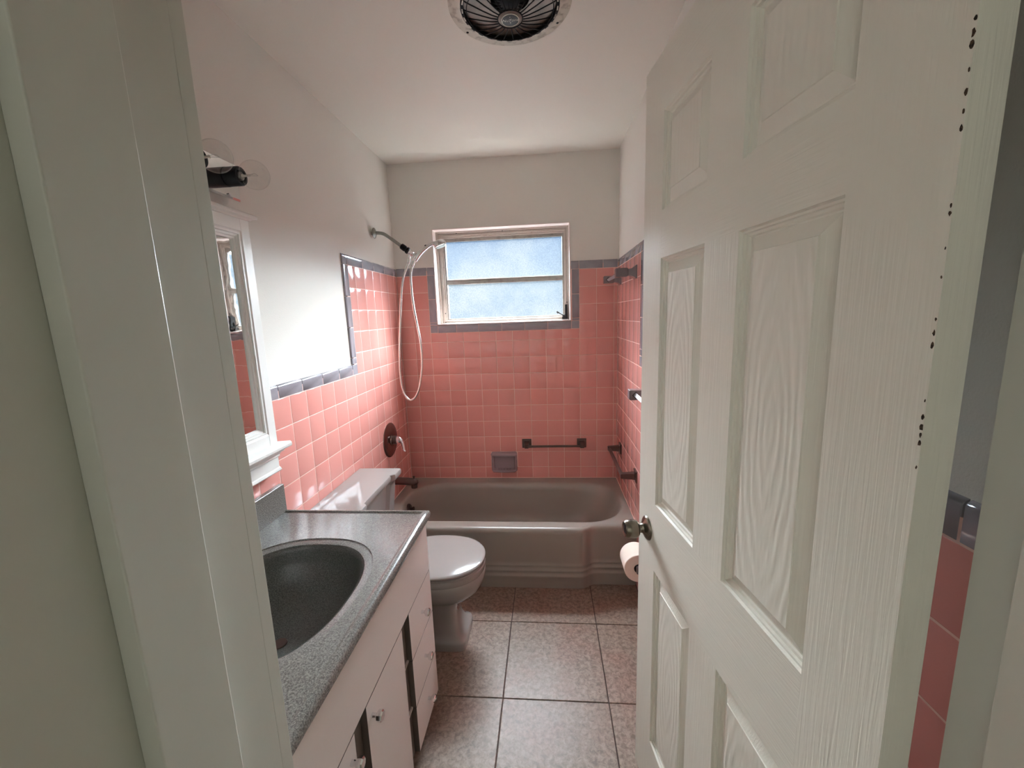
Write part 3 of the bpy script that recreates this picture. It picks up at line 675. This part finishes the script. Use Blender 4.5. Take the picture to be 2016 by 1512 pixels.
def bronze_bar(name, a, b, n, label, bo, drop, r_=.0075):
    """a,b: wall points of the two posts, n: out of the wall"""
    r = tag(empty(name, (Vector(a)+Vector(b))/2), label, 'grab bar', 'bronze grab bars above the bathtub'); n = Vector(n); al = (Vector(b)-Vector(a)).normalized(); up = Vector((0, 0, 1))
    for p in (a, b):
        p = Vector(p); bm = bm_new()
        loft(bm, [sq(p, al, up, n, h, d) for h, d in ((.031, -.001), (.031, .006), (.028, .009), (.018, .011))])
        loft(bm, [[p+n*d+al*x*h+up*(y*h-dz) for x, y in ((-1, -1), (1, -1), (1, 1), (-1, 1))] for h, d, dz in ((.0165, .009, 0), (.0135, bo-.012, drop), (.0125, bo+.006, drop), (.010, bo+.010, drop))])
        obj('post', bm, M['bronze'], r, smooth=20)
    pa, pb = Vector(a)+n*bo-up*drop, Vector(b)+n*bo-up*drop
    bm = bm_new(); tube(bm, [pa, pb], r_, 18); obj('bar', bm, M['bronze'], r, smooth=60)
    reloc(r); return r
bronze_bar('grab_bar', (.828, 0, .602), (1.200, 0, .602), (0, -1, 0), 'straight bronze grab bar on the back wall to the right of the soap dish', .055, .006)
bronze_bar('grab_bar', (W, -.152, .612), (W, -.605, .612), (-1, 0, 0), 'slanting looking bronze grab bar on the right wall over the tub end', .072, .0, .0095)

# ------------------------------------------------------------------ toilet paper
tp = tag(empty('toilet_paper_holder', (W, -1.10, .443)), 'grey ceramic toilet paper holder on the right wall behind the roll', 'paper holder')
for y in (-1.175, -1.025):
    bm = bm_new(); c = (W, y, .443)
    loft(bm, [sq(c, (0, 1, 0), (0, 0, 1), (-1, 0, 0), h, d) for h, d in ((.028, 0), (.028, .006), (.014, .022), (.0115, .06), (.014, .09), (.015, .112), (.012, .116))]); obj('post', bm, M['gpost'], tp, smooth=25)
for k in tp.children: k.scale = (1, .42, 1); k.location.y = (-1.175 if k is tp.children[0] else -1.025)*.58
bm = bm_new(); lathe(bm, (W-.1, -1.172, .443), (0, 1, 0), [(.0085, 0), (.0085, .144)], 16); obj('spindle', bm, M['darkmet'], tp, smooth=50); reloc(tp)
rl = tag(empty('toilet_paper_roll', (W-.1, -1.10, .425)), 'cream toilet paper roll peeking out from behind the door below its knob', 'toilet paper')
bm = bm_new(); O = (W-.1, -1.152, .4335)
lathe(bm, O, (0, 1, 0), [(.0205, .003), (.0215, 0), (.058, 0), (.060, .002), (.060, .102), (.058, .104), (.0215, .104), (.0205, .101)], 48, cap0=False, cap1=False); obj('paper', bm, M['paper'], rl, smooth=40)
bm = bm_new(); lathe(bm, O, (0, 1, 0), [(.0205, .001), (.0205, .103), (.0195, .103), (.0195, .001)], 32, cap0=False, cap1=False); obj('core', bm, M['card'], rl, smooth=40); reloc(rl)

# ------------------------------------------------------------------ toilet
to = tag(empty('toilet', (.35, -1.03, 0)), 'warm grey china toilet with closed lid and square pedestal between vanity and bathtub', 'toilet')
YC = -1.026; YT = -1.009
def poly_ring(pts, z): return [Vector((x, y, z)) for x, y in pts]
def tank_plan(dx, y_in, rec):
    """plan of the tank: front edge steps back in the middle"""
    y0, y1 = YT-.25+y_in, YT+.25-y_in; s = .085-y_in*.5
    return [(.004, y0), (dx-.004, y0), (dx, y0+.004), (dx, y0+s), (dx-rec, y0+s+.018), (dx-rec, y1-s-.018), (dx, y1-s), (dx, y1-.004), (dx-.004, y1), (.004, y1)]
bm = bm_new(); loft(bm, [poly_ring(tank_plan(d, yi, .017), z) for d, yi, z in ((.196, .026, .672), (.204, .018, .674), (.206, .014, .682), (.219, .003, .690), (.221, .0, .696), (.221, .0, .712), (.219, .002, .717), (.214, .006, .7195))]); obj('tank_lid', bm, M['toilet'], to, smooth=28)
bm = bm_new(); loft(bm, [poly_ring(tank_plan(d, yi, .014), z) for d, yi, z in ((.150, .060, .372), (.165, .045, .385), (.178, .032, .50), (.190, .026, .62), (.196, .024, .673))]); obj('tank', bm, M['toilet'], to, smooth=28)
bm = bm_new()
secs = [(.405, .185, .108, 9, 0), (.405, .185, .108, 9, .030), (.405, .181, .104, 9, .038), (.402, .174, .096, 8, .042), (.400, .160, .084, 7, .062), (.398, .150, .076, 6, .10), (.400, .146, .074, 5, .17),
        (.408, .156, .086, 4, .205), (.430, .186, .115, 3, .235), (.450, .212, .146, 2.5, .275), (.458, .218, .164, 2.3, .315), (.460, .217, .168, 2.2, .338), (.460, .213, .165, 2.2, .345), (.461, .216, .169, 2.2, .352), (.461, .217, .171, 2.2, .372), (.461, .212, .167, 2.2, .377)]
loft(bm, [sell(cx, YC, rx, ry, n, z, 56) for cx, rx, ry, n, z in secs]); obj('bowl', bm, M['toilet'], to, smooth=45)
bm = bm_new(); loft(bm, [sell(.17, YC, .165, .115, 6, z, 40) for z in (.30, .372)]); obj('deck', bm, M['toilet'], to, smooth=40)
bm = bm_new(); loft(bm, [sell(.463, YC, .215-i, .174-i, 2.2, z, 64) for i, z in ((.012, .3775), (.010, .381), (.001, .3815), (0, .383), (0, .3885), (.002, .3895), (.012, .390))]); obj('seat', bm, M['seat'], to, smooth=40)
bm = bm_new(); loft(bm, [sell(.463, YC, .216-i, .175-i, 2.2, z, 64) for i, z in ((.012, .390), (.010, .3935), (.001, .394), (0, .3955), (0, .4005), (.003, .4035), (.012, .4055), (.06, .4075), (.14, .4085))]); obj('lid', bm, M['seat'], to, smooth=40)
for y in (YC-.06, YC+.06):
    bm = bm_new(); tube(bm, [(.252, y-.015, .392), (.252, y+.015, .392)], .011, 14); obj('hinge', bm, M['seat'], to, smooth=50)
reloc(to)

# ------------------------------------------------------------------ vanity cabinet
VX, VY0, VY1 = .518, -2.292, -1.3745     # face-frame plane, near end, far end
vc = tag(empty('vanity_cabinet', (.26, -1.84, 0)), 'white fronted vanity cabinet with three drawers, doors and brown frame under the grey top', 'cabinet')
bm = bm_new(); box(bm, VX-.018, VX, VY0, VY1, .065, .772); box(bm, .002, .02, VY0, VY1, .0, .772); box(bm, .02, VX-.018, VY1-.016, VY1, 0, .772); box(bm, .02, VX-.018, VY0, VY0+.016, 0, .772)
box(bm, .02, VX-.018, VY0+.016, VY1-.016, .065, .083); box(bm, VX-.078, VX-.06, VY0, VY1, 0, .065); obj('body', bm, M['brown'], vc)
for y in (-1.657, -1.965): boxo('stile_seam', VX, VX+.0012, y, y+.002, .07, .57, M['dark'], vc)
for z in (.236, .407): boxo('rail_edge', VX, VX+.006, -1.664, VY1+.006, z-.0035, z+.0035, M['lam'], vc)
boxo('apron_panel', VX+.001, .536, VY0, -1.3835, .5745, .772, M['lam'], vc, bevel=.0008)
M['edge'] = mat('panel_edge', srgb(104, 92, 84), .6)
def front_panel(name, y0, y1, z0, z1):
    bm = bm_new(); box(bm, VX+.001, .536, y0, y1, z0, z1); bmesh.ops.recalc_face_normals(bm, faces=bm.faces)
    for f in bm.faces: f.material_index = 0 if abs(f.normal.x) > .5 else 1
    return obj(name, bm, [M['lam'], M['edge']], vc)
def knob(par, y, z):
    bm = bm_new(); lathe(bm, (.536, y, z), (1, 0, 0), [(.0065, 0), (.0055, .010), (.0075, .013), (.0125, .015), (.0134, .020), (.0134, .025), (.011, .028), (.0005, .029)], 8); obj('knob', bm, M['chrome'], par, smooth=25)
for z0, z1 in ((.068, .2345), (.2375, .4055), (.4085, .5725)):
    d = front_panel('drawer', -1.612, -1.3835, z0, z1); knob(d, -1.498, (z0+z1)/2)
for y0, y1, ky in ((-1.917, -1.674, -1.893), (-2.22, -1.977, -2.001)):
    d = front_panel('door', y0, y1, .068, .5715); knob(d, ky, .524)
reloc(vc)

# ------------------------------------------------------------------ vanity top
CZ = .7955; CX1, CY1 = .5535, -1.3775
vt = tag(empty('countertop', (.27, -1.84, .772)), 'speckled grey cultured marble vanity top with oval sink and raised edge', 'countertop')
ocx, ocy, orx, ory, on_ = .275, -1.825, .221, .262, 2.45
bm = bm_new(); N = 96; c0 = Vector((ocx, ocy, 0))
hole = sell(ocx, ocy, orx, ory, on_, CZ, N)
def rect_ring(ix, iy, z, base=None):
    """rectangle ring radial from the bowl; ix inset at front (x), iy inset at far end"""
    x0, x1, y0, y1 = .002, CX1-ix, VY0+.002, CY1-iy; out = []
    for p in hole:
        d = p-c0; d.z = 0; s = 1e9
        if d.x > 1e-9: s = min(s, (x1-c0.x)/d.x)
        if d.x < -1e-9: s = min(s, (x0-c0.x)/d.x)
        if d.y > 1e-9: s = min(s, (y1-c0.y)/d.y)
        if d.y < -1e-9: s = min(s, (y0-c0.y)/d.y)
        out.append(Vector((c0.x+d.x*s, c0.y+d.y*s, z)))
    for cx, cy in ((x0, y0), (x1, y0), (x1, y1), (x0, y1)):
        d = Vector((cx-c0.x, cy-c0.y, 0)).normalized()
        k = max(range(N), key=lambda i: (hole[i]-Vector((c0.x, c0.y, CZ))).normalized().dot(d)); out[k] = Vector((cx, cy, z))
    return out
prof_t = [(.030, CZ), (.0265, CZ+.0005), (.022, CZ+.0045), (.016, CZ+.0055), (.008, CZ+.0048), (.003, CZ+.002), (.0, CZ-.005), (0, CZ-.016), (.003, CZ-.0225)]
loft(bm, [hole]+[rect_ring(i, i*.7, z) for i, z in prof_t]+[sell(ocx, ocy, orx+.002, ory+.002, on_, CZ-.0225, N)], cap0=False, cap1=False)
obj('slab', bm, M['counter'], vt, smooth=50)
bm = bm_new(); R_ = [(1, CZ), (.996, CZ-.003), (.985, CZ-.0035), (.93, CZ-.004), (.90, CZ-.006)]
loft(bm, [sell(ocx, ocy, orx*k, ory*k, on_, z, N) for k, z in R_], cap0=False, cap1=False); obj('sink_rim', bm, M['counter'], vt, smooth=60)
bm = bm_new(); R_ = [(.90, CZ-.006), (.875, CZ-.010), (.862, CZ-.020), (.84, CZ-.05), (.78, CZ-.09), (.62, CZ-.125), (.35, CZ-.142), (.10, CZ-.147)]
loft(bm, [sell(ocx-.01*(1-k), ocy, orx*k-(0 if k > .88 else .0), ory*k, on_ if k > .5 else 2.1, z, N) for k, z in R_], cap0=False); obj('sink_bowl', bm, M['bowl'], vt, smooth=60)
bm = bm_new(); lathe(bm, (.27, ocy, CZ-.146), (0, 0, 1), [(.019, 0), (.018, .002), (.008, .001)], 24); obj('drain', bm, M['bronze'], vt, smooth=40)
boxo('backsplash', .001, .021, VY0+.002, -1.381, CZ-.001, .900, M['counter'], vt, bevel=.002); reloc(vt)

# ------------------------------------------------------------------ medicine cabinet
mc = tag(empty('medicine_cabinet', (.02, -1.655, 1.43)), 'white wooden medicine cabinet with mirror, crown and sill moulding, above the vanity', 'cabinet')
my0, my1 = -1.905, -1.405; FX = .036
bm = bm_new(); xs = FX
def rframe(bm, y0, y1, z0, z1, w, x0, x1):
    for a in ((y0, y0+w, z0, z1), (y1-w, y1, z0, z1), (y0+w, y1-w, z0, z0+w), (y0+w, y1-w, z1-w, z1)): box(bm, x0, x1, *a)
fz0, fz1 = 1.062, 1.797
bm = bm_new(); rframe(bm, my0, my1, fz0, fz1, .038, -PO+.0005, FX); obj('face_frame', bm, M['casing'], mc, bevel=.0015)
bm = bm_new()
y0, y1, z0, z1 = my0+.038, my1-.038, fz0+.038, fz1-.038
rings = [[(x, y0+i, z0+i), (x, y1-i, z0+i), (x, y1-i, z1-i), (x, y0+i, z1-i)] for i, x in ((0, FX), (.004, FX-.002), (.010, FX-.002), (.0115, FX-.006), (.018, FX-.0065), (.0195, FX-.010), (.026, FX-.0105), (.0275, FX-.015), (.029, FX-.018))]
loft(bm, rings, cap0=False, cap1=False); obj('inner_moulding', bm, M['casing'], mc)
bm = bm_new(); i = .0285; box(bm, -.003, 0, -(y1-y0-2*i), 0, z0+i, z1-i)
mo = obj('mirror', bm, M['mirror'], mc); mo.location = (.0195, y1-i, 0); mo.rotation_euler = (0, 0, math.radians(2.2))
bm = bm_new()
bz = [(0, .0), (.006, .0), (.009, .006), (.012, .010), (.017, .013), (.019, .018), (.019, .022), (0, .022)]
def moulding(name, z, prof, yext, xf):
    """profile (out, height) swept along y with square returns"""
    bm = bm_new(); loft(bm, [[(xf+o if o > 0 or k not in (0, len(prof)-1) else -PO+.0005, yy+(s*min(o, .024)), z+h) for k, (o, h) in enumerate(prof)] for yy, s in ((my0, -1), (my1, 1))]); return obj(name, bm, M['casing'], mc, smooth=25)
moulding('crown', 1.796, [(0, 0), (.004, 0), (.008, .004), (.018, .007), (.020, .011), (.020, .016), (.016, .019), (0, .019)], .02, FX)
moulding('sill', 1.030, [(0, 0), (.012, 0), (.014, .006), (.024, .010), (.034, .014), (.036, .018), (.036, .026), (.030, .032), (0, .033)], .03, FX)
moulding('apron', .958, [(0, 0), (.006, 0), (.009, .004), (.007, .012), (.004, .014), (.004, .05), (.008, .054), (.008, .060), (.012, .066), (.012, .073), (0, .073)], .01, FX-.012)
reloc(mc)

# ------------------------------------------------------------------ vanity light
vl = tag(empty('vanity_light', (.0, -1.655, 1.91)), 'mirror chrome light bar with clear globe bulbs in black sockets above the cabinet', 'light fixture')
bm = bm_new(); ly0, ly1, lz0, lz1 = -1.902, -1.412, 1.853, 1.963
loft(bm, [[(x, ly0+i, lz0+i), (x, ly1-i, lz0+i), (x, ly1-i, lz1-i), (x, ly0+i, lz1-i)] for i, x in ((.010, -PO+.0005), (.010, .012), (0, .020), (0, .024), (.005, .029), (.008, .029))])
obj('back_plate', bm, M['chrome'], vl)
for y in (-1.465, -1.82):
    bm = bm_new(); lathe(bm, (.029, y, 1.861), (1, 0, 0), [(.0045, 0), (.004, .004), (.001, .005)], 12); obj('screw', bm, M['chrome'], vl, smooth=40)
bulb0 = None
for k, y in enumerate((-1.497, -1.642, -1.787)):
    zc = 1.899
    bm = bm_new(); lathe(bm, (.029, y, zc), (1, 0, 0), [(.027, 0), (.027, .028), (.0235, .0285), (.0235, .032), (.0265, .0325), (.0265, .068), (.0245, .072), (.019, .072), (.017, .060)], 40); obj('socket', bm, M['black'], vl, smooth=30)
    b = empty('bulb', (.100, y, zc)); b.parent = vl
    bm = bm_new(); pr = [(.013, -.004), (.0135, .002)]
    for i in range(3, 25):
        a = pi*(1-i/25)  # from near neck to tip
        pr.append((.040*math.sin(a), .0415-.040*math.cos(a)*-1 if False else .041-.040*math.cos(pi-a)*1))
    pr = [(.0130, -.004), (.0135, .003)]+[(.040*math.sin(.36+(pi-.36)*i/22), .0415-.040*math.cos(.36+(pi-.36)*i/22)) for i in range(23)]
    inn = [(max(r-.0009, .0001), h+(0 if r > .02 else (.0009 if h < .03 else -.0009))) for r, h in pr][::-1]
    lathe(bm, (0, 0, 0), (1, 0, 0), pr, 40, cap0=False, cap1=False); obj('glass', bm, M['glassb'], b, smooth=80)
    bm = bm_new(); lathe(bm, (0, 0, 0), (1, 0, 0), [(.0125, -.022), (.0125, 0), (.010, .003)], 20); obj('base', bm, M['dull'], b, smooth=40)
    bm = bm_new(); lathe(bm, (0, 0, 0), (1, 0, 0), [(.006, 0), (.0035, .008), (.0030, .022), (.0042, .026), (.001, .028)], 12); obj('stem', bm, M['frit'], b, smooth=40)
    bm = bm_new()
    for s in (-1, 1): tube(bm, [(.024, s*.002, 0), (.040, s*.009, 0), (.046, s*.009, .001)], .0004, 5)
    tube(bm, [(.046, -.009, .001), (.044, -.004, .003), (.047, 0, .002), (.044, .004, .003), (.046, .009, .001)], .0004, 5); obj('filament', bm, M['dull'], b)
reloc(vl)

# ------------------------------------------------------------------ ceiling exhaust fan
fx, fy = .8845, -1.2345
cf = tag(empty('exhaust_fan', (fx, fy, H)), 'old round ceiling exhaust fan with stained flange and domed dark wire grille', 'exhaust fan')
bm = bm_new(); lathe(bm, (fx, fy, H), (0, 0, -1), [(.1955, 0), (.1955, .002), (.193, .0035), (.170, .006), (.160, .009), (.158, .009), (.157, .004), (.157, 0.0005)], 96, cap0=False, cap1=False); obj('flange', bm, M['galv'], cf, smooth=30)
bm = bm_new(); lathe(bm, (fx, fy, H), (0, 0, -1), [(.157, .0005), (.157, .010), (.153, .013), (.148, .013), (.1465, .010), (.1465, .0005)], 96, cap0=False, cap1=False); obj('grille_rim', bm, M['darkmet'], cf, smooth=30)
bm = bm_new(); lathe(bm, (fx, fy, H), (0, 0, 1), [(.1565, -.001), (.1560, .02), (.150, .13), (.148, .20), (.001, .201)], 64, cap0=False, cap1=False); obj('duct', bm, M['cavity'], cf, smooth=40)
bm = bm_new(); lathe(bm, (fx, fy, H), (0, 0, 1), [(.1475, .004), (.138, .006), (.100, .012), (.062, .016), (.062, .019), (.1475, .010)], 64, cap0=False, cap1=False); obj('added_backing_pan', bm, M['cavity'], cf, smooth=40)  # shallow pan added to lighten the dark duct behind the wires
bm = bm_new(); lathe(bm, (fx, fy, H), (0, 0, 1), [(.010, .0), (.046, .012), (.052, .022), (.054, .09), (.046, .105), (.030, .13), (.0285, .2)], 40); obj('motor', bm, M['darkmet'], cf, smooth=30)
bm = bm_new()
for k in range(18):
    a = 2*pi*k/18; c, s = math.cos(a), math.sin(a)
    tube(bm, smooth_path([(fx+r*c, fy+r*s, H+z) for r, z in ((.030, .008), (.052, .010), (.062, .030), (.062, .075), (.050, .10))], 3), .0022, 6)
obj('motor_cage', bm, M['darkmet'], cf, smooth=60)
bm = bm_new()
for k in range(5):
    a = 2*pi*k/5+.3; rings = []
    for t_, tw in ((.050, .35), (.09, .5), (.135, .45)):
        ca, sa_ = math.cos(a), math.sin(a); w_ = .020+t_*.25
        rings.append([Vector((fx+t_*ca-q*sa_, fy+t_*sa_+q*ca, H+.085+q*tw+o)) for q, o in ((-w_, 0), (w_, 0), (w_, .002), (-w_, .002))])
    loft(bm, rings)
obj('fan_blades', bm, M['cavity'], cf, smooth=40)
SLOTS = 26
bm = bm_new()
for k in range(SLOTS):
    a0 = 2*pi*(k+.12)/SLOTS; a1 = 2*pi*(k+.62)/SLOTS; rings = []
    for a in (a0, a1):
        rings.append([Vector((fx+r*math.cos(a), fy+r*math.sin(a), z)) for r, z in ((.1500, H-.0142), (.1540, H-.0135), (.1540, H-.0125), (.1500, H-.0125))])
    loft(bm, rings)
obj('slot_ring', bm, M['galv'], cf)
bm = bm_new()
for k in range(SLOTS):
    a = 2*pi*(k+.5)/SLOTS; c, s = math.cos(a), math.sin(a)
    tube(bm, [(fx+r*c, fy+r*s, z) for r, z in ((.150, H-.011), (.138, H-.0155), (.09, H-.030), (.060, H-.0375), (.039, H-.0405))], .0017, 6)
o = obj('grille_wires', bm, M['darkmet'], cf, smooth=60)
bm = bm_new()
for r, z in ((.138, .0185), (.040, .0405)): tube(bm, [(fx+r*math.cos(2*pi*i/48), fy+r*math.sin(2*pi*i/48), H-z) for i in range(49)], .0019 if r < .1 else .0014, 6)
obj('wire_ring', bm, M['darkmet'], cf, smooth=60)
bm = bm_new(); lathe(bm, (fx, fy, H), (0, 0, -1), [(.040, .036), (.040, .039), (.036, .041), (.028, .042)], 48); obj('hub', bm, M['cavity'], cf, smooth=30)
bm = bm_new(); lathe(bm, (fx, fy, H), (0, 0, -1), [(.0285, .0405), (.0285, .0435), (.0265, .0440), (.0262, .0432), (.0262, .041)], 48, cap0=False, cap1=False); obj('medallion_ring', bm, M['frit'], cf, smooth=30)
bm = bm_new(); lathe(bm, (fx, fy, H), (0, 0, -1), [(.0262, .040), (.0262, .0432), (.0255, .0434)], 48); obj('medallion', bm, M['black'], cf, smooth=30)
for s, size, dy in (('NuTone', .0155, .0), ('\u2022', .016, .011), ('EXHAUST', .0045, .0175), ('\u2022', .008, -.0145)):
    if s == 'EXHAUST': continue
    cu = bpy.data.curves.new('lettering', 'FONT'); cu.body = s; cu.size = size; cu.align_x = 'CENTER'; cu.align_y = 'CENTER'; cu.extrude = .0002; cu.shear = .3 if s == 'NuTone' else 0
    t = bpy.data.objects.new('lettering', cu); COL.objects.link(t); bpy.context.view_layer.update()
    me = bpy.data.meshes.new_from_object(t.evaluated_get(bpy.context.evaluated_depsgraph_get())); bpy.data.objects.remove(t)
    me.materials.clear(); me.materials.append(M['frit'])
    lo = link('lettering', me, cf); lo.matrix_basis = Matrix(((1, 0, 0, fx), (0, -1, 0, fy+dy), (0, 0, -1, H-.0437), (0, 0, 0, 1)))
for x, y in ((.730, -1.135), (1.037, -1.140), (.73, -1.33), (1.037, -1.33)):
    bm = bm_new(); lathe(bm, (x, y, H-.003), (0, 0, -1), [(.005, 0), (.004, .003), (.002, .0035)], 12); obj('screw', bm, M['darkmet'], cf)
reloc(cf)
